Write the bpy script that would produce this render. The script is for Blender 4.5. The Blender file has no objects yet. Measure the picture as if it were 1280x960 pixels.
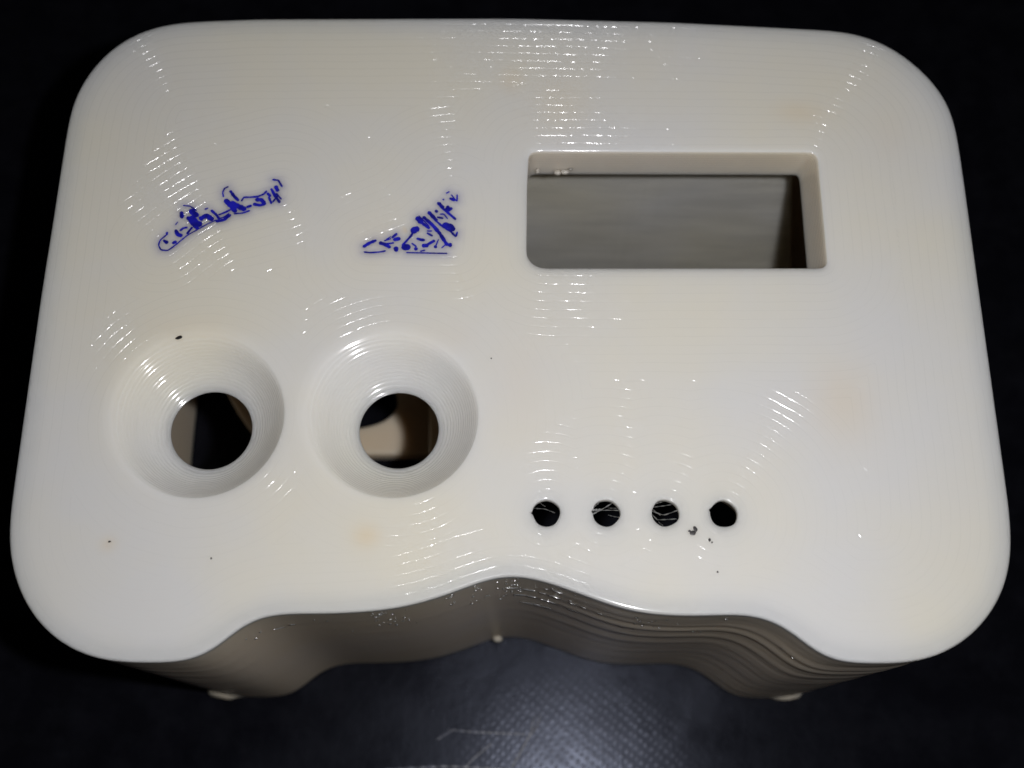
import bpy, bmesh, math, random
import numpy as np
from mathutils import Matrix, Vector, noise
from mathutils.geometry import delaunay_2d_cdt

random.seed(7)
np.random.seed(7)
MM = 0.001
sc = bpy.context.scene

# ------------------------------------------------------------------ camera, light, exposure (all lengths in mm here)
F_PX, TILT, ROLL = 1439.0, math.radians(19.7), math.radians(0.74)
FACE_Z = 58.0                       # height of the front face above the table
CAM_Z = FACE_Z + 123.0              # phone held about 12 cm above the face
W, H = 1280.0, 960.0
R = Matrix.Rotation(TILT, 3, 'X') @ Matrix.Rotation(ROLL, 3, 'Z')
cam_data = bpy.data.cameras.new('camera')
cam = bpy.data.objects.new('camera', cam_data)
sc.collection.objects.link(cam)
cam.matrix_world = Matrix.Translation((0, 0, CAM_Z * MM)) @ R.to_4x4()
cam_data.sensor_width = 36.0
cam_data.lens = F_PX / W * 36.0
cam_data.clip_start = 0.005
cam_data.clip_end = 50
cam_data.dof.use_dof = True
cam_data.dof.focus_distance = 0.131
cam_data.dof.aperture_fstop = 21.0
sc.camera = cam

world = bpy.data.worlds.new('World')
sc.world = world
world.use_nodes = True
bg = world.node_tree.nodes['Background']
bg.inputs['Color'].default_value = (0.95, 0.95, 1.0, 1)
bg.inputs['Strength'].default_value = 0.007


def at(px, py, z=FACE_Z):
    """the point at height z (mm) that the photograph shows at pixel px, py"""
    d = R @ Vector(((px - W / 2) / F_PX, (H / 2 - py) / F_PX, -1.0))
    t = (z - CAM_Z) / d.z
    return np.array((d.x * t, d.y * t))


lf = at(845, 950)                  # foot of the phone's flash on the face plane
fl = bpy.data.lights.new('phone_flash', 'AREA')
fl.shape = 'DISK'
fl.size = 4.2 * MM
fl.energy = 0.165
fl.color = (0.975, 0.975, 1.0)
flash = bpy.data.objects.new('phone_flash', fl)
sc.collection.objects.link(flash)
flash.location = (lf[0] * MM, lf[1] * MM, (CAM_Z + 4.0) * MM)
aim = Vector((at(640, 400)[0] * MM, at(640, 400)[1] * MM, FACE_Z * MM)) - flash.location
flash.rotation_euler = aim.to_track_quat('-Z', 'Y').to_euler()

sc.view_settings.view_transform = 'Standard'
sc.view_settings.look = 'None'
sc.view_settings.exposure = 0.0
sc.view_settings.gamma = 1.0
sc.cycles.use_denoising = True
sc.cycles.max_bounces = 12
sc.cycles.diffuse_bounces = 6
sc.cycles.glossy_bounces = 4
sc.cycles.sample_clamp_indirect = 4.0

# ------------------------------------------------------------------ small helpers


def resample(pts, n, closed=True):
    pts = np.array(pts, float)
    if closed:
        pts = np.vstack([pts, pts[:1]])
    seg = np.linalg.norm(np.diff(pts, axis=0), axis=1)
    s = np.concatenate([[0], np.cumsum(seg)])
    t = np.linspace(0, s[-1], n, endpoint=not closed)
    return np.stack([np.interp(t, s, pts[:, 0]), np.interp(t, s, pts[:, 1])], 1)


def smooth_loop(p, k, it=1):
    for _ in range(it):
        q = p.copy()
        for j in range(1, k + 1):
            q = q + np.roll(p, j, 0) + np.roll(p, -j, 0)
        p = q / (2 * k + 1)
    return p


def normals(p):
    t = np.roll(p, -1, 0) - np.roll(p, 1, 0)
    t /= np.linalg.norm(t, axis=1)[:, None]
    return np.stack([t[:, 1], -t[:, 0]], 1)      # outward for a CCW loop


def ccw(p):
    a = np.sum(p[:, 0] * np.roll(p[:, 1], -1) - np.roll(p[:, 0], -1) * p[:, 1])
    return p if a > 0 else p[::-1].copy()


def inset(p, d, sm=2):
    q = p - normals(p) * d
    return smooth_loop(q, sm) if sm else q


def circle(c, r, n):
    a = np.arange(n) / n * 2 * math.pi
    return np.stack([c[0] + r * np.cos(a), c[1] + r * np.sin(a)], 1)


def inside(pts, poly):
    x, y = pts[:, 0], pts[:, 1]
    res = np.zeros(len(pts), bool)
    x0, y0 = poly[:, 0], poly[:, 1]
    x1, y1 = np.roll(x0, -1), np.roll(y0, -1)
    for a, b, c, d in zip(x0, y0, x1, y1):
        if b == d:
            continue
        m = (b > y) != (d > y)
        res ^= m & (x < (c - a) * (y - b) / (d - b) + a)
    return res


def dist_poly(pts, poly, closed=True):
    a = poly
    b = np.roll(poly, -1, 0)
    if not closed:
        a, b = poly[:-1], poly[1:]
    out = np.full(len(pts), 1e9)
    for p, q in zip(a, b):
        v = q - p
        L = v @ v
        if L < 1e-12:
            continue
        w = pts - p
        t = np.clip(w @ v / L, 0, 1)
        d = np.hypot(w[:, 0] - t * v[0], w[:, 1] - t * v[1])
        np.minimum(out, d, out)
    return out


def cdt(loops, extra, keep):
    """triangulate between closed loops, with extra free points; keep(centroids) says which triangles stay"""
    vs, es, n = [], [], 0
    for lp in loops:
        k = len(lp)
        vs += [Vector((float(x), float(y))) for x, y in lp]
        es += [(n + i, n + (i + 1) % k) for i in range(k)]
        n += k
    vs += [Vector((float(x), float(y))) for x, y in extra]
    ov, oe, of, *_ = delaunay_2d_cdt(vs, es, [], 0, 1e-5)
    v = np.array([(p.x, p.y) for p in ov])
    f = np.array([t for t in of if len(t) == 3])
    return v, f[keep(v[f].mean(1))]


class Mesh:
    def __init__(self):
        self.v, self.f, self.a, self.n = [], [], [], 0

    def add(self, verts, faces, attr=None):
        verts = np.asarray(verts, float)
        self.v.append(verts)
        self.f += [tuple(int(i) + self.n for i in t) for t in faces]
        if attr is None:
            attr = np.zeros((len(verts), 3))
        self.a.append(np.asarray(attr, float))
        self.n += len(verts)

    def ring_strip(self, rings, attrs=None, flip=False):
        """rings: list of (n,3) closed loops, joined one to the next"""
        n = len(rings[0])
        fs = []
        for r in range(len(rings) - 1):
            for i in range(n):
                j = (i + 1) % n
                q = (r * n + i, r * n + j, (r + 1) * n + j, (r + 1) * n + i)
                fs.append(q[::-1] if flip else q)
        self.add(np.vstack(rings), fs, None if attrs is None else np.vstack(attrs))

    def build(self, name, mat, parent=None, weld=None, sharp=40, extra=None):
        me = bpy.data.meshes.new(name)
        v = np.vstack(self.v)
        a = np.vstack(self.a)
        me.from_pydata((v * MM).tolist(), [], self.f)
        for k, nm in enumerate(('phase', 'groove', 'width')):
            me.attributes.new(nm, 'FLOAT', 'POINT').data.foreach_set('value', a[:, k].astype('f'))
        if extra:
            for nm, fn in extra.items():
                me.attributes.new(nm, 'FLOAT', 'POINT').data.foreach_set('value', fn(v).astype('f'))
        if weld:
            bm = bmesh.new()
            bm.from_mesh(me)
            bmesh.ops.remove_doubles(bm, verts=bm.verts, dist=weld * MM)
            bmesh.ops.recalc_face_normals(bm, faces=bm.faces)
            bm.to_mesh(me)
            bm.free()
        me.polygons.foreach_set('use_smooth', [True] * len(me.polygons))
        me.set_sharp_from_angle(angle=math.radians(sharp))
        me.materials.append(mat)
        o = bpy.data.objects.new(name, me)
        sc.collection.objects.link(o)
        if parent:
            o.parent = parent
        return o


def z3(p, z):
    return np.column_stack([p, np.full(len(p), z)])


# ------------------------------------------------------------------ materials
def nodes(name):
    m = bpy.data.materials.new(name)
    m.use_nodes = True
    nt = m.node_tree
    return m, nt, nt.nodes['Principled BSDF']


def N(nt, kind, **kw):
    n = nt.nodes.new(kind)
    for k, v in kw.items():
        if k == 'inp':
            for a, b in v.items():
                n.inputs[a].default_value = b
        else:
            setattr(n, k, v)
    return n


def math_node(nt, op, a, b=None, c=None):
    n = nt.nodes.new('ShaderNodeMath')
    n.operation = op
    for i, s in enumerate((a, b, c)):
        if s is None:
            continue
        if isinstance(s, (int, float)):
            n.inputs[i].default_value = s
        else:
            nt.links.new(s, n.inputs[i])
    return n.outputs[0]


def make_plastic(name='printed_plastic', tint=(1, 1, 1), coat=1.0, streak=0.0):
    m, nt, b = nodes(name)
    L = nt.links.new
    tc = N(nt, 'ShaderNodeTexCoord').outputs['Object']

    def tex(scale, detail=2.0, rough=0.5):
        n = N(nt, 'ShaderNodeTexNoise', inp={'Scale': scale, 'Detail': detail, 'Roughness': rough})
        L(tc, n.inputs['Vector'])
        return n.outputs['Fac']

    def attr(nm):
        return N(nt, 'ShaderNodeAttribute', attribute_name=nm).outputs['Fac']
    ph, gr, wd = attr('phase'), attr('groove'), attr('width')
    wob = math_node(nt, 'MULTIPLY_ADD', tex(110, 3, 0.55), 0.6, -0.3)      # beads wander a little
    p = math_node(nt, 'FRACT', math_node(nt, 'ADD', ph, wob))
    g = math_node(nt, 'MULTIPLY', math_node(nt, 'ABSOLUTE', math_node(nt, 'SUBTRACT', p, 0.5)), 2.0)
    u = math_node(nt, 'DIVIDE', math_node(nt, 'SUBTRACT', g, math_node(nt, 'SUBTRACT', 1.0, wd)), wd)
    u = math_node(nt, 'MAXIMUM', u, 0.0)
    u = math_node(nt, 'POWER', u, 1.6)
    # the seam between beads is deep here, closed there
    mod = N(nt, 'ShaderNodeMapRange', inp={'From Min': 0.34, 'From Max': 0.6, 'To Min': 0.4, 'To Max': 1.3})
    L(tex(420, 3, 0.6), mod.inputs['Value'])
    mod2 = N(nt, 'ShaderNodeMapRange', inp={'From Min': 0.38, 'From Max': 0.58, 'To Min': 0.65, 'To Max': 1.2})
    L(tex(75, 2, 0.5), mod2.inputs['Value'])
    hgt = math_node(nt, 'MULTIPLY', math_node(nt, 'MULTIPLY', u, gr),
                    math_node(nt, 'MULTIPLY', mod.outputs[0], mod2.outputs[0]))
    hgt = math_node(nt, 'MULTIPLY', hgt, -MM)
    # small pits and nibs left by the nozzle
    vo = N(nt, 'ShaderNodeTexVoronoi', inp={'Scale': 210.0})
    L(tc, vo.inputs['Vector'])
    sel = math_node(nt, 'GREATER_THAN', N_sep(nt, vo.outputs['Color']), 0.82)
    nib = math_node(nt, 'MAXIMUM', math_node(nt, 'SUBTRACT', 0.085, vo.outputs['Distance']), 0.0)
    nib = math_node(nt, 'MULTIPLY', math_node(nt, 'MULTIPLY', nib, sel), 0.0045)
    nib = math_node(nt, 'MULTIPLY', nib, math_node(nt, 'MINIMUM', math_node(nt, 'MULTIPLY', gr, 20.0), 1.0))
    v2 = N(nt, 'ShaderNodeTexVoronoi', inp={'Scale': 650.0})
    L(tc, v2.inputs['Vector'])
    s2 = math_node(nt, 'GREATER_THAN', N_sep(nt, v2.outputs['Color']), 0.72)
    n2 = math_node(nt, 'MAXIMUM', math_node(nt, 'SUBTRACT', 0.22, v2.outputs['Distance']), 0.0)
    wl = N(nt, 'ShaderNodeMapRange', inp={'From Min': 0.24, 'From Max': 0.3, 'To Min': 0.0, 'To Max': 0.007})
    L(gr, wl.inputs['Value'])
    n2 = math_node(nt, 'MULTIPLY', math_node(nt, 'MULTIPLY', n2, s2), wl.outputs[0])
    nib = math_node(nt, 'ADD', nib, n2)
    micro = math_node(nt, 'MULTIPLY', tex(900, 2), 0.000006)
    tot = math_node(nt, 'ADD', math_node(nt, 'ADD', hgt, nib), micro)
    bump = N(nt, 'ShaderNodeBump', inp={'Strength': 1.0, 'Distance': 1.0})
    L(tot, bump.inputs['Height'])
    # colour: cream with faint yellow and grey clouds, browned spots, painted window-wall shade and the bled ink
    cr = N(nt, 'ShaderNodeValToRGB')
    cr.color_ramp.elements[0].position = 0.35
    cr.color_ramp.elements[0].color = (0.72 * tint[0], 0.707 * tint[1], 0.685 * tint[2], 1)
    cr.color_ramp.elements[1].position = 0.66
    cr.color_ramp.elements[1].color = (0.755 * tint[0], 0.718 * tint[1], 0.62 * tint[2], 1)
    L(tex(38, 3, 0.5), cr.inputs['Fac'])
    mx = N(nt, 'ShaderNodeMix', data_type='RGBA', inp={'B': (0.76, 0.60, 0.37, 1)})
    if streak:
        mp = N(nt, 'ShaderNodeMapping')
        mp.inputs['Scale'].default_value = (0.35, 1.0, 2.2)
        L(tc, mp.inputs['Vector'])
        sn = N(nt, 'ShaderNodeTexNoise', inp={'Scale': 190.0, 'Detail': 4.0, 'Roughness': 0.6})
        L(mp.outputs[0], sn.inputs['Vector'])
        sr = N(nt, 'ShaderNodeMapRange', inp={'From Min': 0.35, 'From Max': 0.65, 'To Min': 0.86, 'To Max': 1.04})
        L(sn.outputs['Fac'], sr.inputs['Value'])
        vm = N(nt, 'ShaderNodeVectorMath', operation='SCALE')
        L(cr.outputs[0], vm.inputs[0])
        L(sr.outputs[0], vm.inputs['Scale'])
        out_col = vm.outputs[0]
    else:
        out_col = cr.outputs[0]
    L(attr('stain_shade'), mx.inputs['Factor'])
    L(out_col, mx.inputs['A'])
    mk = N(nt, 'ShaderNodeMix', data_type='RGBA', inp={'B': (0.22, 0.22, 0.46, 1)})
    L(attr('bleed'), mk.inputs['Factor'])
    L(mx.outputs['Result'], mk.inputs['A'])
    L(mk.outputs['Result'], b.inputs['Base Color'])
    b.inputs['Subsurface Weight'].default_value = 1.0
    b.inputs['Subsurface Radius'].default_value = (1.0, 0.97, 0.93)
    b.inputs['Subsurface Scale'].default_value = 3.4 * MM
    b.inputs['Specular IOR Level'].default_value = 0.12
    b.inputs['Roughness'].default_value = 0.5
    b.inputs['Coat Weight'].default_value = coat
    b.inputs['Coat Roughness'].default_value = 0.115
    b.inputs['Coat IOR'].default_value = 1.5
    L(bump.outputs[0], b.inputs['Coat Normal'])
    return m


def N_sep(nt, col):
    s = nt.nodes.new('ShaderNodeSeparateColor')
    nt.links.new(col, s.inputs[0])
    return s.outputs[0]


def make_simple(name, col, rough, spec=0.5, coat=0.0):
    m, nt, b = nodes(name)
    n = N(nt, 'ShaderNodeTexNoise', inp={'Scale': 900.0, 'Detail': 2.0})
    nt.links.new(N(nt, 'ShaderNodeTexCoord').outputs['Object'], n.inputs['Vector'])
    r = N(nt, 'ShaderNodeValToRGB')
    r.color_ramp.elements[0].position = 0.35
    r.color_ramp.elements[0].color = (*[c * 0.45 for c in col], 1)
    r.color_ramp.elements[1].position = 0.65
    r.color_ramp.elements[1].color = (*col, 1)
    nt.links.new(n.outputs['Fac'], r.inputs['Fac'])
    nt.links.new(r.outputs[0], b.inputs['Base Color'])
    b.inputs['Roughness'].default_value = rough
    b.inputs['Specular IOR Level'].default_value = spec
    b.inputs['Coat Weight'].default_value = coat
    b.inputs['Coat Roughness'].default_value = 0.2
    return m


def make_table():
    m, nt, b = nodes('black_worktop')
    L = nt.links.new
    tc = N(nt, 'ShaderNodeTexCoord').outputs['Object']
    b.inputs['Base Color'].default_value = (0.004, 0.004, 0.006, 1)
    b.inputs['Specular Tint'].default_value = (0.72, 0.78, 1.0, 1)
    b.inputs['Specular IOR Level'].default_value = 0.13
    # smears: patches that are rougher
    n = N(nt, 'ShaderNodeTexNoise', inp={'Scale': 70.0, 'Detail': 4.0, 'Roughness': 0.6})
    L(tc, n.inputs['Vector'])
    mr = N(nt, 'ShaderNodeMapRange', inp={'From Min': 0.35, 'From Max': 0.65, 'To Min': 0.22, 'To Max': 0.34})
    L(n.outputs['Fac'], mr.inputs['Value'])
    L(mr.outputs[0], b.inputs['Roughness'])
    # a patch of dotted ribbing; its bright reflection dots are put into the colour
    mp = N(nt, 'ShaderNodeMapping')
    mp.inputs['Rotation'].default_value = (0, 0, math.radians(38))
    L(tc, mp.inputs['Vector'])
    w1 = N(nt, 'ShaderNodeTexWave', bands_direction='X', inp={'Scale': 330.0, 'Distortion': 3.5, 'Detail': 1.0, 'Detail Scale': 2.0})
    L(mp.outputs[0], w1.inputs['Vector'])
    w2 = N(nt, 'ShaderNodeTexWave', bands_direction='Y', inp={'Scale': 260.0, 'Distortion': 2.5, 'Detail': 2.0, 'Detail Scale': 3.0})
    L(mp.outputs[0], w2.inputs['Vector'])
    h = math_node(nt, 'MULTIPLY', w1.outputs['Fac'], w2.outputs['Fac'])
    pc = at(720, 985, 0)
    vs = N(nt, 'ShaderNodeVectorMath', operation='DISTANCE')
    vs.inputs[1].default_value = (pc[0] * MM, pc[1] * MM, 0)
    L(tc, vs.inputs[0])
    mk = N(nt, 'ShaderNodeMapRange', inp={'From Min': 0.006, 'From Max': 0.019, 'To Min': 1.0, 'To Max': 0.0})
    L(vs.outputs['Value'], mk.inputs['Value'])
    h = math_node(nt, 'MULTIPLY', math_node(nt, 'POWER', h, 2.0), mk.outputs[0])
    dust = N(nt, 'ShaderNodeTexNoise', inp={'Scale': 160.0, 'Detail': 4.0, 'Roughness': 0.65})
    L(tc, dust.inputs['Vector'])
    dm = N(nt, 'ShaderNodeMapRange', inp={'From Min': 0.42, 'From Max': 0.75, 'To Min': 0.0, 'To Max': 1.0})
    L(dust.outputs['Fac'], dm.inputs['Value'])
    dd = math_node(nt, 'ADD', math_node(nt, 'MULTIPLY', h, 1.6), math_node(nt, 'MULTIPLY', dm.outputs[0], 0.03))
    cm = N(nt, 'ShaderNodeMix', data_type='RGBA', inp={'A': (0.004, 0.004, 0.006, 1), 'B': (0.15, 0.155, 0.19, 1)})
    L(dd, cm.inputs['Factor'])
    L(cm.outputs['Result'], b.inputs['Base Color'])
    fine = N(nt, 'ShaderNodeTexNoise', inp={'Scale': 420.0, 'Detail': 3.0, 'Roughness': 0.6})
    L(tc, fine.inputs['Vector'])
    tot = math_node(nt, 'ADD', math_node(nt, 'MULTIPLY', h, 0.00002), math_node(nt, 'MULTIPLY', fine.outputs['Fac'], 0.00003))
    bump = N(nt, 'ShaderNodeBump', inp={'Strength': 1.0, 'Distance': 1.0})
    L(tot, bump.inputs['Height'])
    L(bump.outputs[0], b.inputs['Normal'])
    return m


plastic = make_plastic()
sides = make_plastic('printed_plastic_shaded_sides', (0.93, 0.80, 0.66), 0.4)     # duller coat; the warm brown shade of the sides is put into the colour
ink = make_simple('blue_ballpoint_ink', (0.015, 0.016, 0.46), 0.35, 0.4, 0.3)
soot = make_simple('dark_speck', (0.02, 0.015, 0.015), 0.5)
table_mat = make_table()
streaky = make_plastic('streaky_inner_plastic', (0.92, 0.92, 0.9), 1.0, 1.0)
scuff = make_simple('scuffed_film', (0.10, 0.105, 0.14), 0.3, 0.4)

# ------------------------------------------------------------------ the table
T = Mesh()
s = 600.0
T.add([(-s, -s, -20), (s, -s, -20), (s, s, -20), (-s, s, -20), (-s, -s, 0), (s, -s, 0), (s, s, 0), (-s, s, 0)],
      [(0, 3, 2, 1), (4, 5, 6, 7), (0, 1, 5, 4), (1, 2, 6, 5), (2, 3, 7, 6), (3, 0, 4, 7)])
tb = T.build('tabletop', table_mat)
tb['kind'] = 'structure'
tb['label'] = 'glossy black tabletop with smeared scratches under the enclosure'



def crease(pts, r):
    c = resample([at(x, y, 0) for x, y in pts], 40, closed=False)
    for _ in range(6):
        c[1:-1] = (c[:-2] + 2 * c[1:-1] + c[2:]) / 4
    t = np.gradient(c, axis=0)
    t /= np.linalg.norm(t, axis=1)[:, None]
    nn = np.stack([-t[:, 1], t[:, 0]], 1)
    rr = r * np.sin(np.linspace(0.12, math.pi - 0.12, 40)) ** 0.5 * (1 + 0.35 * np.sin(np.arange(40) * 1.9 + r * 40))
    M = Mesh()
    rows = [z3(c + nn * (rr * math.cos(a))[:, None], -0.02) + np.column_stack([np.zeros((40, 2)), rr * 0.3 * math.sin(a)]) for a in np.linspace(0, math.pi, 7)]
    f = []
    for k in range(6):
        f += [(k * 40 + i, (k + 1) * 40 + i, (k + 1) * 40 + i + 1, k * 40 + i + 1) for i in range(39)]
    M.add(np.vstack(rows), f)
    o = M.build('crease', scuff, tb)
    return o


for pts, r in [([(560, 912), (590, 915), (660, 918)], .2), ([(572, 968), (592, 948), (616, 928)], .2), ([(630, 975), (648, 945), (664, 915), (668, 895)], .22),
               ([(660, 925), (671, 908), (676, 893)], .22), ([(480, 962), (560, 958), (640, 962)], .3), ([(545, 925), (568, 911)], .25)]:
    crease(pts, r)

# ------------------------------------------------------------------ outlines on the face
OUT_PX = [(12, 640), (10, 664), (10, 686), (14, 710), (23, 740), (35, 762), (51, 784), (73, 803), (95, 815), (112, 822),
          (135, 827), (180, 828), (225, 828), (245, 825), (262, 817), (275, 806), (287, 793), (300, 780), (318, 770), (350, 766),
          (400, 767), (450, 765), (500, 760), (530, 752), (565, 741), (600, 726), (620, 719), (640, 717), (670, 722),
          (705, 734), (740, 747), (775, 760), (805, 767), (865, 770), (920, 767), (950, 768), (975, 777), (995, 791),
          (1010, 806), (1024, 820), (1042, 828), (1090, 829), (1135, 829), (1160, 825), (1185, 815), (1210, 800), (1235, 775),
          (1253, 745), (1263, 715), (1266, 680), (1263, 640), (1222, 345), (1207, 235), (1196, 160), (1187, 130),
          (1170, 104), (1142, 77), (1112, 56), (1082, 44), (1055, 38), (960, 33), (840, 27), (640, 22), (320, 23),
          (225, 27), (198, 31), (160, 45), (130, 67), (107, 95), (93, 120), (86, 145), (75, 215), (65, 280), (52, 360)]
outline = ccw(resample([at(*p) for p in OUT_PX], 1100))
outline = smooth_loop(outline, 6, 3)

WIN_PX = [(661, 194), (664, 190), (672, 189), (1012, 190), (1018, 191), (1022, 196), (1034, 326), (1034, 332), (1028, 335),
          (680, 335), (668, 332), (659, 322), (658, 315), (659, 230)]
win = ccw(resample([at(*p) for p in WIN_PX], 220))
win = smooth_loop(win, 1, 1)
knobs = [(at(251, 521), 9.35, 4.7), (at(494, 521), 9.35, 4.6)]
LED_PX = [(683, 641), (758, 641), (832, 641), (905, 642)]
leds = [(at(*p), 1.5) for p in LED_PX]

# icon shapes the slicer ran its paths round (the two inked marks lie on them)
icon1 = np.array([at(*p) for p in [(203, 303), (235, 278), (262, 262), (310, 250), (348, 240)]])
icon2 = ccw(np.array([at(*p) for p in [(460, 310), (520, 285), (548, 262), (568, 240), (572, 262), (568, 312)]]))

# ------------------------------------------------------------------ ink strokes, in zoom coordinates
S1 = [([(190, 590), (130, 640), (115, 680), (135, 720), (190, 725), (240, 690)], 8), ([(240, 690), (300, 640), (350, 600), (430, 555), (520, 505), (580, 480)], 7),
      ([(580, 490), (640, 480), (690, 440)], 16), ([(720, 430), (790, 425), (845, 405)], 9), ([(160, 645), (185, 662)], 18), ([(232, 665), (255, 655)], 16),
      ([(300, 420), (305, 460)], 20), ([(255, 565), (270, 598), (300, 605)], 20), ([(290, 565), (315, 545), (345, 540)], 12), ([(345, 590), (385, 540)], 12),
      ([(350, 460), (390, 510), (430, 550)], 20), ([(380, 460), (420, 500), (450, 520)], 30), ([(375, 405), (400, 430), (425, 445)], 28),
      ([(315, 365), (370, 370), (420, 405)], 8), ([(455, 470), (500, 445), (545, 475)], 28), ([(540, 405), (580, 440), (600, 470)], 14),
      ([(600, 440), (650, 420), (690, 400)], 11), ([(600, 470), (640, 460), (680, 430)], 9), ([(490, 395), (510, 388)], 10),
      ([(636, 295), (630, 260), (645, 228), (675, 215)], 9), ([(692, 250), (720, 290), (755, 325)], 15), ([(655, 325), (700, 370), (730, 410)], 28),
      ([(700, 345), (750, 370), (805, 395)], 30), ([(780, 330), (800, 300), (850, 300)], 10), ([(850, 300), (910, 295), (960, 275), (982, 250)], 11),
      ([(825, 378), (858, 368)], 14), ([(880, 355), (930, 365), (970, 350)], 18), ([(900, 320), (940, 320), (962, 345)], 22), ([(990, 270), (1010, 290)], 16),
      ([(1020, 235), (1050, 290), (1085, 340)], 16), ([(1055, 215), (1070, 248)], 20), ([(1060, 270), (1098, 315)], 9), ([(1000, 300), (1020, 350)], 12),
      ([(1030, 340), (1070, 290)], 9), ([(1032, 160), (1075, 165), (1105, 215)], 11), ([(180, 590), (190, 582)], 10), ([(255, 520), (270, 500)], 7)]
S2 = [([(185, 665), (240, 630), (298, 607)], 20), ([(190, 715), (240, 722), (340, 715), (390, 705)], 11), ([(340, 630), (390, 645), (430, 670)], 24),
      ([(380, 610), (440, 590)], 9), ([(400, 640), (465, 630)], 13), ([(455, 580), (495, 545)], 17), ([(475, 600), (520, 590)], 26), ([(488, 678), (492, 700)], 30),
      ([(550, 655), (590, 610), (635, 560), (650, 520)], 14), ([(650, 520), (672, 503), (690, 500)], 42), ([(560, 672), (608, 670)], 38), ([(690, 590), (720, 600), (755, 605)], 18),
      ([(640, 635), (680, 665)], 10), ([(674, 684), (680, 690)], 26), ([(745, 657), (785, 655)], 26), ([(790, 645), (850, 610)], 18), ([(720, 710), (760, 700)], 10),
      ([(590, 722), (700, 725), (850, 728), (970, 730)], 9), ([(692, 400), (728, 430)], 38), ([(730, 440), (800, 492)], 20), ([(705, 375), (760, 430), (800, 475)], 7),
      ([(750, 390), (830, 460), (900, 540), (970, 650)], 22), ([(785, 520), (825, 520)], 10), ([(785, 540), (830, 565)], 14), ([(995, 648), (1001, 656)], 32),
      ([(795, 340), (850, 410), (930, 480), (1000, 520), (1055, 575), (1066, 530)], 13), ([(800, 345), (870, 420)], 24), ([(945, 462), (1000, 475), (1025, 505)], 38),
      ([(880, 390), (930, 400)], 14), ([(905, 362), (940, 360), (975, 405)], 9), ([(867, 333), (873, 337)], 26), ([(885, 255), (920, 300), (980, 350), (1050, 410)], 16),
      ([(895, 262), (930, 300)], 26), ([(960, 320), (1010, 310)], 26), ([(975, 290), (990, 330)], 20), ([(965, 165), (990, 152)], 10), ([(1000, 215), (1040, 230)], 18),
      ([(1065, 180), (1065, 240)], 10), ([(1010, 180), (1060, 240)], 8), ([(862, 668), (890, 600)], 8), ([(859, 667), (865, 672)], 24), ([(920, 680), (950, 655)], 8),
      ([(934, 224), (939, 228)], 12), ([(440, 575), (400, 600)], 8)]


def zoom1(p):
    return at(180 + p[0] / 6.4, 200 + p[1] / 6.4)


def zoom2(p):
    return at(430 + p[0] / 7.53, 220 + p[1] / 7.53)


ink_pts = [(np.array([zoom1(p) for p in st]), w / 6.4 / 6.9) for st, w in S1]
ink_pts2 = [(np.array([zoom2(p) for p in st]), w / 7.53 / 6.9) for st, w in S2]
STAINS = [(1000, 140, 34, 16, .32), (1055, 505, 40, 45, .30), (458, 670, 16, 12, .45), (135, 680, 10, 8, .3), (700, 130, 40, 45, .16), (240, 410, 60, 18, .12),
          (650, 480, 40, 60, .14), (1110, 170, 30, 30, .12), (640, 100, 18, 18, .25), (506, 288, 3, 3, .8), (470, 300, 40, 30, .1), (560, 420, 50, 20, .10)]


def stain_shade_fn(v):
    out = np.zeros(len(v))
    top = v[:, 2] > FACE_Z - 8
    for x, y, rx, ry, a in STAINS:
        c = at(x, y)
        sx, sy = rx / 11.0, ry / 9.5
        out = np.maximum(out, 0.85 * a * np.exp(-(((v[:, 0] - c[0]) / sx) ** 2 + ((v[:, 1] - c[1]) / sy) ** 2)))
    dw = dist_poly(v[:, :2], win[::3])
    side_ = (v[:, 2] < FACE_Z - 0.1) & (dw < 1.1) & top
    return np.where(side_, 0.34, out * top)  # window walls: their brown shade is painted in, beside the real stains


def bleed_fn(v):
    out = np.zeros(len(v))
    near = np.where((v[:, 2] > FACE_Z - 0.01))[0]
    p = v[near][:, :2]
    d = np.full(len(p), 1e9)
    for st, w in ink_pts + ink_pts2:
        m = np.abs(p - st.mean(0)).max(1) < 12
        d[m] = np.minimum(d[m], dist_poly(p[m], st, False))
    out[near] = 0.4 * np.exp(-(d / 0.6) ** 1.3)
    return out


# ------------------------------------------------------------------ the enclosure
root = bpy.data.objects.new('printed_enclosure', None)
sc.collection.objects.link(root)
oc = outline.mean(0)
root.location = (0, 0, 0)
root['label'] = 'cream translucent 3D-printed plastic enclosure with knob holes and display window on black table'
root['category'] = 'plastic enclosure'

PITCH = 1.08
THICK = 5.6
ZT = FACE_Z
FIL = 0.3


def toolpath(p):
    """distance from the nearest outline the nozzle followed, in beads"""
    d = dist_poly(p, outline[::4])
    d = np.minimum(d, dist_poly(p, win[::2]))
    for c, r, _ in knobs:
        d = np.minimum(d, np.hypot(*(p - c).T) - r)
    for c, r in leds:
        d = np.minimum(d, np.hypot(*(p - c).T) - r)
    d = np.minimum(d, dist_poly(p, icon1, False))
    d = np.minimum(d, dist_poly(p, icon2))
    return d / PITCH


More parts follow.
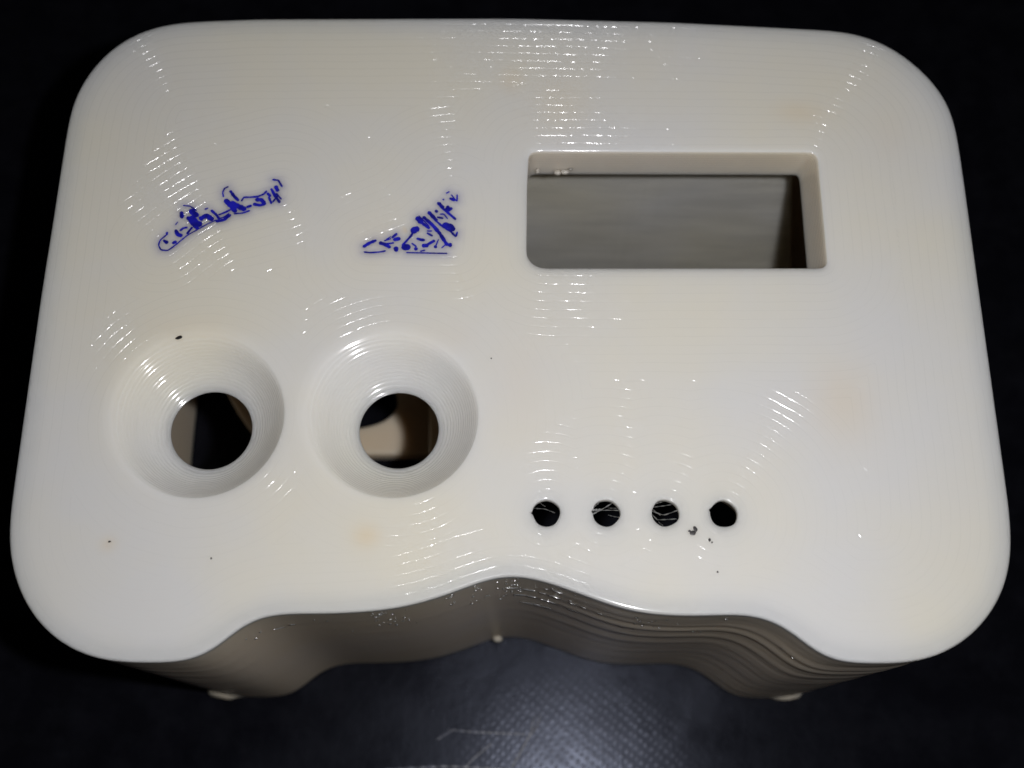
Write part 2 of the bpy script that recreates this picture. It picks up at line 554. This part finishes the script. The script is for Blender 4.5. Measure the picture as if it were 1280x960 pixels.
def panel():
    M = Mesh()
    top_loop = inset(outline, FIL)
    WC = 0.14
    win_top = win + normals(win) * WC
    # holes of the four lamps: hand-drilled, a little out of round
    led_loops = []
    for k, (c, r) in enumerate(leds):
        a = np.arange(48) / 48 * 2 * math.pi
        rr = r * (1 + 0.02 * np.sin(3 * a + k) + 0.015 * np.sin(5 * a + 2 * k))
        rr = rr + 0.22 * np.exp(-((a - math.pi + 0.1 * k) / 0.09) ** 2) * (k != 2)
        led_loops.append(np.stack([c[0] + rr * np.cos(a), c[1] + rr * np.sin(a)], 1))
    LC = 0.12
    knob_rows = []
    for c, R0, h in knobs:
        n = 160
        a = np.arange(n) / n * 2 * math.pi
        soft = 0.03 + 0.75 * (0.5 + 0.5 * np.cos(a - math.radians(135))) ** 2.0    # rim worn soft at the upper left, crisp at the lower right
        start = R0 + 0.25 + 2.6 * soft
        k = 5.1 / (R0 - h)
        f = lambda rr: soft * np.logaddexp(0, (R0 - rr) * k / soft)
        d0, d1 = f(start), f(np.full(n, h))
        rows = []
        for t in np.linspace(0, 1, 104):
            rr = start + (h - start) * t
            u_ = (f(rr) - d0) / (d1 - d0)
            x_ = 5.1 * (1 - (1 - u_) ** 1.4) / 0.33
            wig = 0.10 * np.array([noise.noise(Vector((math.cos(q) * 4, math.sin(q) * 4, t * 9 + c[0]))) for q in a])
            x_ = x_ - 0.74 * np.clip(x_, 0, 1) * (1 - t ** 30) * np.sin(2 * math.pi * (x_ + wig)) / (2 * math.pi)     # the layers make shallow steps
            rows.append((rr, x_ * 0.33, np.clip((R0 + 0.8 - rr) / 1.0, 0, 1)))
        rows.append((np.full(n, h + 0.03), np.full(n, 5.25), np.zeros(n)))
        rows.append((np.full(n, h + 0.5), np.full(n, THICK), np.zeros(n)))
        knob_rows.append((a, rows))
    rim = [np.stack([c[0] + rows[0][0] * np.cos(a), c[1] + rows[0][0] * np.sin(a)], 1) for (c, _, _), (a, rows) in zip(knobs, knob_rows)]
    led_top = [l + normals(l) * LC for l in led_loops]
    loops = [top_loop, win_top] + rim + led_top
    G = 0.42
    lo, hi = top_loop.min(0), top_loop.max(0)
    gx, gy = np.meshgrid(np.arange(lo[0], hi[0], G), np.arange(lo[1], hi[1], G * 0.866))
    gx[1::2] += G / 2
    g = np.column_stack([gx.ravel(), gy.ravel()])
    g += np.random.uniform(-0.02, 0.02, g.shape)
    ok = inside(g, top_loop[::2]) & ~inside(g, win_top)
    ok &= dist_poly(g, top_loop[::2]) > 0.25
    ok &= dist_poly(g, win_top) > 0.2
    for q in rim:
        ok &= ~inside(g, q)
        ok &= dist_poly(g, q) > 0.2
    for c, r in leds:
        ok &= np.hypot(*(g - c).T) > r + 0.35
    g = g[ok]

    def keep(c):
        k = inside(c, top_loop) & ~inside(c, win_top)
        for q in loops[2:]:
            k &= ~inside(c, q)
        return k
    v, f = cdt(loops, g, keep)
    at_ = np.column_stack([toolpath(v), np.full(len(v), 0.10), np.full(len(v), 0.23)])
    M.add(z3(v, ZT), f, at_)

    def A(ph, amp, w, n):
        return np.column_stack([np.broadcast_to(ph, (n,)), np.full(n, amp), np.full(n, w)])
    step = outline.copy()
    for _ in range(3):
        step = inset(step, 0.5, 3)
    # rounded outer edge, then straight down
    rings, at2 = [], []
    n = len(outline)
    t0 = toolpath(top_loop)
    for k in range(6):
        a = k / 5 * math.pi / 2
        q = outline - (outline - top_loop) * (1 - math.sin(a))
        rings.append(z3(q, ZT - FIL * (1 - math.cos(a))))
        at2.append(A(t0, 0.075, 0.26, n) if k == 0 else A(0.5, 0.0, 0.3, n))
    rings += [z3(outline, ZT - 0.9), z3(step, ZT - 0.9)]
    at2 += [A(0.5, 0, 0.3, n)] * 2
    for z in np.arange(1.2, THICK + 0.01, 0.4):
        z = min(z, THICK)
        rings.append(z3(step, ZT - z))
        at2.append(A(z / 0.35, 0.0, 0.6, n))
    rings[-1][:, 2] = ZT - THICK
    M.ring_strip(rings, at2, flip=True)
    # window sides: chamfer, then a slightly tapered wall
    n = len(win)
    wn = normals(win)
    right = np.clip((win[:, 0] - win[:, 0].max() + 2.0) / 2.0, 0, 1)[:, None]
    rings = [z3(win_top, ZT), z3(win + wn * 0.045, ZT - 0.045), z3(win, ZT - WC)]
    at2 = [A(toolpath(win_top), 0.075, 0.26, n), A(0.5, 0, 0.3, n), A(0.5, 0, 0.3, n)]
    wt = None
    for z in np.linspace(0.6, THICK, 12):
        wt = win - np.array([[1.0, 0.0]]) * right * 0.9 * z / THICK
        rings.append(z3(wt, ZT - z))
        at2.append(A(z / 0.42, 0.05, 0.7, n))
    M.ring_strip(rings, at2)
    # countersunk knob holes
    kbot = []
    for (c, r, h), (a, rows) in zip(knobs, knob_rows):
        n = len(a)
        rings, at2 = [], []
        for i, (rr, dep, amp) in enumerate(rows):
            p = np.stack([c[0] + rr * np.cos(a), c[1] + rr * np.sin(a)], 1)
            rings.append(z3(p, ZT - dep) if np.isscalar(dep) else np.column_stack([p, ZT - dep]))
            if i == 0:
                at2.append(A(toolpath(p), 0.075, 0.26, n))
            else:
                at2.append(np.column_stack([rr / 0.34, 0.01 * amp, np.full(n, 0.5)]))
        M.ring_strip(rings, at2)
        kbot.append(rings[-1][:, :2])
    lbot = []
    for l, lt in zip(led_loops, led_top):
        n = len(l)
        M.ring_strip([z3(lt, ZT), z3(l + normals(l) * 0.03, ZT - 0.04), z3(l, ZT - 0.14), z3(l - normals(l) * -0.0, ZT - 0.9), z3(l + normals(l) * 1.3, ZT - 1.6), z3(l + normals(l) * 1.3, ZT - THICK)],
                     [A(toolpath(lt), 0.05, 0.26, n)] + [A(0.5, 0, 0.3, n)] * 5)
        lbot.append(l + normals(l) * 1.3)
    bl = [step, wt] + kbot + lbot

    def keep2(c):
        k = inside(c, step) & ~inside(c, wt)
        for q in bl[2:]:
            k &= ~inside(c, q)
        return k
    v, f = cdt(bl, [], keep2)
    M.add(z3(v, ZT - THICK), [t[::-1] for t in f], A(0.5, 0, 0.3, len(v)))
    return M.build('front_panel', plastic, root, weld=0.004, sharp=50, extra={'stain_shade': stain_shade_fn, 'bleed': bleed_fn})


front = panel()

# ------------------------------------------------------------------ side wall: layers that wander, some bulging
def wall():
    M = Mesh()
    TW = 3.0
    n = len(outline)
    nn = smooth_loop(normals(outline), 3)
    inner = outline.copy()
    for _ in range(6):
        inner = inset(inner, TW / 6, 3)
    z_top = ZT - 0.905
    step = outline.copy()
    for _ in range(3):
        step = inset(step, 0.5, 3)
    step = inset(step, 0.02, 0)
    z_in = ZT - THICK - 0.01
    rings, at2 = [], []
    zs = np.concatenate([np.arange(z_top, 1.4, -0.5), [1.0, 0.6, 0.35]])
    xr = np.clip((outline[:, 0] - 2) / 12.0, 0, 1)
    front_side = np.clip((at(640, 640)[1] - outline[:, 1]) / 4.0, 0, 1)
    for z in zs:
        dep = ZT - z
        d = np.zeros(n)
        for i in range(n):
            x, y = outline[i]
            k = 0.2 + 0.45 * xr[i]
            d[i] = k * 0.12 * noise.noise(Vector((x * 0.05, y * 0.05, z * 0.32))) + k * 0.05 * noise.noise(Vector((x * 0.22, y * 0.22, z * 1.1 + 9)))
        # bands where the print shifted, strongest on the right of the hollow
        for dz, a, w in ((8.5, 0.08, 0.9), (12.3, 0.15, 1.2), (18.4, 0.14, 1.4), (26.0, 0.08, 1.6)):
            d += a * (0.05 + 0.95 * xr) * front_side * np.exp(-((dep - dz - 0.02 * outline[:, 0]) / w) ** 2)
        d *= min(1.0, (z_top - z) / 1.5)
        if z < 1.1:
            d -= (1.1 - z) * 0.4
        d -= 0.9 * (z_top - z) / z_top                                     # the wall draws in towards the table
        rings.append(z3(outline + nn * d[:, None], z))
        at2.append(np.column_stack([np.full(n, z / 0.52), np.full(n, 0.16 * min(1.0, (z_top - z) / 1.0)), np.full(n, 0.8)]))
    M.ring_strip(rings, at2, flip=True)
    zi = np.linspace(z_in, 0.35, 50)
    rings = [z3(inner, z) for z in zi]
    M.ring_strip(rings, [np.column_stack([np.full(n, z / 0.9), np.full(n, 0.05), np.full(n, 0.6)]) for z in zi])
    step = outline - (outline - step) * 0.985
    M.ring_strip([z3(outline, z_top), z3(step, z_top), z3(step, z_in), z3(inner, z_in)])
    bot_out = M.v[0][-n:]
    M.ring_strip([bot_out, z3(inner, 0.35)], flip=True)
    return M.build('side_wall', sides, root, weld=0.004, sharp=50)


side = wall()
inner_loop = outline.copy()
for _ in range(6):
    inner_loop = inset(inner_loop, 0.5, 3)


def prism(loop, z0, z1, bev=0.3, holes=()):
    """a flat slab with rounded rims, holes optional"""
    M = Mesh()
    loop = ccw(loop)
    allloops = [loop] + [ccw(h) for h in holes]
    for k, lp in enumerate(allloops):
        sgn = 1 if k == 0 else -1
        i1 = lp - normals(lp) * bev * sgn
        M.ring_strip([z3(i1, z1), z3(lp - normals(lp) * bev * 0.3 * sgn, z1 - bev * 0.3), z3(lp, z1 - bev), z3(lp, z0)], flip=(k == 0))

    def cap(ls, z, rev):
        def keep(c):
            m = inside(c, ls[0])
            for h in ls[1:]:
                m &= ~inside(c, h)
            return m
        v, f = cdt(ls, [], keep)
        M.add(z3(v, z), [t[::-1] for t in f] if rev else f)
    cap([lp - normals(lp) * bev * (1 if k == 0 else -1) for k, lp in enumerate(allloops)], z1, False)
    cap(allloops, z0, True)
    return M


# shelf inside, seen through the knob holes
ZS = 8.0
sh = [(262, 440), (272, 470), (288, 500), (300, 522), (320, 548), (352, 565), (400, 568), (612, 568), (612, 440)]
shl = smooth_loop(resample([at(x, y, ZS) for x, y in sh], 160), 2, 2)
ho = [(345, 462), (470, 462), (488, 472), (496, 492), (499, 506), (492, 518), (474, 529), (440, 536), (380, 538), (345, 530)]
hol = smooth_loop(resample([at(x, y, ZS) for x, y in ho], 90), 2, 2)
P = prism(shl, ZS - 3, ZS, 0.5, [hol])
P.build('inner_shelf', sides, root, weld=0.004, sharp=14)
pl = resample([at(x, y, ZS + 11) for x, y in [(535, 440), (580, 440), (580, 575), (535, 575)]], 60)
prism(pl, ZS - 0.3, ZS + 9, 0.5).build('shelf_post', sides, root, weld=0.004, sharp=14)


def at_y(px, py, y):
    d = R @ Vector(((px - W / 2) / F_PX, (H / 2 - py) / F_PX, -1.0))
    t = y / d.y
    return (d.x * t, CAM_Z + d.z * t)


ya, yb = 81.5, 87.5
q = [at_y(600, 190, ya), at_y(991, 190, ya), at_y(988, 350, ya), at_y(600, 350, ya)]
q = [(x, min(max(z, 0.4), ZT - THICK - 0.1)) for x, z in q]
ip = ccw(smooth_loop(resample(q, 200), 2, 2))
M = Mesh()
ips = inset(ip, 0.4, 0)
sw = lambda p, y: np.column_stack([p[:, 0], np.full(len(p), y), p[:, 1]])
M.ring_strip([sw(ips, ya), sw(ip, ya + 0.4), sw(ip, yb)])
v, f = cdt([ips], [], lambda c: inside(c, ips))
M.add(sw(v, ya), f, np.column_stack([v[:, 1] / 0.9, np.full(len(v), 0.12), np.full(len(v), 0.5)]))
v, f = cdt([ip], [], lambda c: inside(c, ip))
M.add(sw(v, yb), f)
M.build('inner_panel', streaky, root, weld=0.004, sharp=14)

# ------------------------------------------------------------------ blobs, strings, specks, ink
def blob(name, c, r, mat, seed, sub=3):
    bm = bmesh.new()
    bmesh.ops.create_icosphere(bm, subdivisions=sub, radius=1.0)
    for v in bm.verts:
        k = 1 + 0.22 * noise.noise(v.co * 1.7 + Vector((seed, 0, 0)))
        v.co = Vector((v.co.x * r[0] * k + c[0], v.co.y * r[1] * k + c[1], v.co.z * r[2] * k + c[2])) * MM
    for f in bm.faces:
        f.smooth = True
    me = bpy.data.meshes.new(name)
    bm.to_mesh(me)
    bm.free()
    me.materials.append(mat)
    o = bpy.data.objects.new(name, me)
    sc.collection.objects.link(o)
    o.parent = root
    return o


a = at(278, 874, 3)
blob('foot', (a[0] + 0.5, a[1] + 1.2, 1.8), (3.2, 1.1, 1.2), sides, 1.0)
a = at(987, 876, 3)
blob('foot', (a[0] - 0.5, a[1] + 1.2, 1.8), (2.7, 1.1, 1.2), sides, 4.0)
a = at(622, 806, 4)
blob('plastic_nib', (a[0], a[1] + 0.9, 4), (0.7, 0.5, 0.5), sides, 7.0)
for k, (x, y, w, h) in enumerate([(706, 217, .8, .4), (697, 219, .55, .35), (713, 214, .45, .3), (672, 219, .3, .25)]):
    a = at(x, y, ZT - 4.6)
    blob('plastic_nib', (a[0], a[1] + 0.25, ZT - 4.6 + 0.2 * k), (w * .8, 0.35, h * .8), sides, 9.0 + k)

def ribbon(strokes, name, mat, z0):
    M = Mesh()
    for k, (st, w) in enumerate(strokes):
        L = np.linalg.norm(np.diff(st, axis=0), axis=1).sum()
        e0, e1 = st[0] - st[1], st[-1] - st[-2]
        st = st.copy()
        st[0] += e0 / np.linalg.norm(e0) * w * 0.35
        st[-1] += e1 / np.linalg.norm(e1) * w * 0.35
        L += 0.7 * w
        m = max(12, int(L / 0.1))
        # smooth the traced line a little
        p = resample(st, m, closed=False)
        for _ in range(max(1, m // 12)):
            p[1:-1] = (p[:-2] + p[1:-1] * 2 + p[2:]) / 4
        t = np.gradient(p, axis=0)
        t /= np.linalg.norm(t, axis=1)[:, None] + 1e-9
        nrm = np.stack([-t[:, 1], t[:, 0]], 1)
        u = np.linspace(0, 1, m)
        ends = np.clip(np.minimum(u, 1 - u) * L / (w * 0.5 + 1e-6), 0, 1)
        hw = w * 0.5 * np.sqrt(np.clip(1 - (1 - ends) ** 2, 0.02, 1))
        hw = hw * (1 + 0.16 * np.array([noise.noise(Vector((q[0] * 3, q[1] * 3, k))) for q in p]) * 2)
        a_ = p - t * 0
        lft = a_ + nrm * hw[:, None]
        rgt = a_ - nrm * hw[:, None]
        z = z0 + 0.0025 * k
        v = np.vstack([z3(lft, z), z3(rgt, z)])
        f = [(i, m + i, m + i + 1, i + 1) for i in range(m - 1)]
        M.add(v, f)
    return M.build(name, mat, root)


i1 = ribbon(ink_pts, 'ink_scribble', ink, ZT + 0.006)
i1['label'] = 'long curved blue pen scribble above the first countersunk hole'
i2 = ribbon(ink_pts2, 'ink_scribble', ink, ZT + 0.006)
i2['label'] = 'triangular blue pen scribble beside the display window'


def flat_speck(px, py, w, h, ang, seed):
    c = at(px, py)
    M = Mesh()
    n = 18
    vs = []
    for i in range(n):
        t = i / n * 2 * math.pi
        k = 1 + 0.35 * noise.noise(Vector((math.cos(t) * 1.3, math.sin(t) * 1.3, seed)))
        x, y = w / 2 * k * math.cos(t), h / 2 * k * math.sin(t)
        vs.append((c[0] + x * math.cos(ang) - y * math.sin(ang), c[1] + x * math.sin(ang) + y * math.cos(ang)))
    vs = np.array(vs)
    M.ring_strip([z3(vs, ZT - 0.02), z3(vs, ZT + 0.03)])
    M.add(np.vstack([z3(vs, ZT + 0.03), [[c[0], c[1], ZT + 0.07]]]), [(i, (i + 1) % n, n) for i in range(n)])
    return M.build('dark_speck', soot, root)


for i, q in enumerate([(224, 422, .85, .36, .35), (866, 666, .75, .5, .2), (869, 661, .45, .6, .5), (862, 664, .35, .25, 0), (887, 675, .25, .45, 0), (890, 678, .2, .2, 0),
                       (897, 715, .2, .2, 0), (264, 698, .2, .2, 0), (614, 448, .16, .16, 0), (137, 677, .3, .2, .3)]):
    flat_speck(*q, i * 3.1)


def string(pts, r):
    """a hair of plastic the nozzle dragged across a hole"""
    pts = np.array(pts)
    M = Mesh()
    n = 6
    rings = []
    for i, p in enumerate(pts):
        t = pts[min(i + 1, len(pts) - 1)] - pts[max(i - 1, 0)]
        t = t / np.linalg.norm(t)
        a_ = np.cross(t, (0, 0, 1.0))
        a_ /= np.linalg.norm(a_)
        b_ = np.cross(a_, t)
        rr = r * (1 + 0.5 * math.sin(i * 1.7 + r * 90))
        rings.append(np.array([p + rr * (math.cos(k / n * 6.283) * a_ + math.sin(k / n * 6.283) * b_) for k in range(n)]))
    M.ring_strip(rings)
    M.add(rings[0], [tuple(range(n))])
    M.add(rings[-1], [tuple(range(n))[::-1]])
    return M.build('plastic_string', plastic, root, weld=0.0005)


STR = [([(176, 208), (230, 210), (278, 230)], .04, 1.0), ([(208, 183), (232, 200)], .035, 1.2),
       ([(452, 238), (500, 212), (545, 185)], .06, .8), ([(452, 222), (520, 216), (586, 218)], .045, 1.0), ([(448, 214), (492, 215)], .11, .9),
       ([(528, 240), (584, 252)], .04, 1.4), ([(455, 208), (484, 183)], .05, 1.1), ([(528, 207), (584, 207)], .035, 1.3),
       ([(735, 222), (790, 240), (866, 214)], .05, .8), ([(738, 203), (825, 191)], .045, 1.0), ([(748, 187), (800, 172)], .045, 1.2),
       ([(735, 238), (760, 262), (850, 258)], .05, 1.1), ([(765, 272), (785, 288)], .035, 1.0), ([(738, 213), (775, 242)], .045, 1.3)]
for k, (pts, r, dz) in enumerate(STR):
    c = []
    for x, y in pts:
        q = at(620 + x / 3.765, 580 + y / 3.765, ZT - dz)
        c.append((q[0], q[1]))
    c = resample(c, 12, closed=False)
    sag = np.sin(np.linspace(0, math.pi, 12)) * 0.12
    string(np.column_stack([c, ZT - dz - sag]), r)


# flat nibs added on the side layers, leaned to catch the flash as glints
def wall_glint_nibs():
    bm0 = bmesh.new()
    bmesh.ops.create_icosphere(bm0, subdivisions=2, radius=1.0)
    bv = np.array([v.co[:] for v in bm0.verts])
    bf = [tuple(v.index for v in f.verts) for f in bm0.faces]
    bm0.free()
    M = Mesh()
    rnd = random.Random(11)
    nn = smooth_loop(normals(outline), 3)
    tt = np.roll(outline, -1, 0) - np.roll(outline, 1, 0)
    tt /= np.linalg.norm(tt, axis=1)[:, None]
    front_i = np.where(outline[:, 1] < at(640, 690)[1])[0]

    def ledge(x, dep, r_, lx, out=0.01):
        i = front_i[np.argmin(np.abs(outline[front_i, 0] - x))]
        z = ZT - dep
        c = outline[i] + nn[i] * (-0.9 * dep / ZT + out)
        t3 = Vector((tt[i, 0], tt[i, 1], 0))
        n3 = Vector((nn[i, 0], nn[i, 1], 0))
        q = Matrix.Rotation(rnd.gauss(0, 0.10), 3, n3) @ Matrix.Rotation(rnd.gauss(0.05, 0.12), 3, t3)
        A_ = q @ Matrix((t3 * lx, n3 * r_, Vector((0, 0, r_ * 0.25)))).transposed()
        v = bv @ np.array(A_).T + np.array((c[0], c[1], z))
        M.add(v, bf)
    for px, sp, d0, d1, num in ((478, 26, 1.2, 16, 54), (560, 10, 1, 8, 14), (592, 10, 1, 14, 22), (636, 18, 1, 18, 42), (705, 30, 2, 9, 16), (815, 26, 1.2, 17, 60),
                                (400, 40, 2, 18, 10), (900, 40, 3, 20, 8), (300, 16, 3, 12, 6)):
        for _ in range(num):
            dep = round(rnd.uniform(d0, d1) / 0.9) * 0.9 + rnd.uniform(-.15, .15)
            if rnd.random() < 0.4:
                continue
            r_ = rnd.uniform(0.07, 0.15)
            ledge(at(px + rnd.gauss(0, sp * 0.5), 770)[0], dep, r_, r_ * rnd.uniform(0.8, 2.0))
    # broken ledges added to draw glint streaks along shifted layers right of the hollow's crest
    for x0, x1, dep, sl, gap in ((640, 770, 7.5, 0.8, .5), (650, 800, 12.2, 1.2, .25), (700, 780, 3.5, 0.5, .6), (655, 700, 18, 0.2, .7), (1000, 1022, 9, .5, .5), (330, 352, 9, -1, .5)):
        p = x0
        while p < x1:
            ln = rnd.uniform(0.25, 0.9)
            if rnd.random() > gap * 0.6:
                ledge(at(p, 770)[0], dep + sl * (p - x0) / (x1 - x0) + rnd.gauss(0, .08), rnd.uniform(.07, .13), ln, 0.08)
            p += ln * 16 + rnd.uniform(0, 10)
    o = M.build('glint_nibs', plastic, root, sharp=180)
    o['kind'] = 'stuff'


wall_glint_nibs()
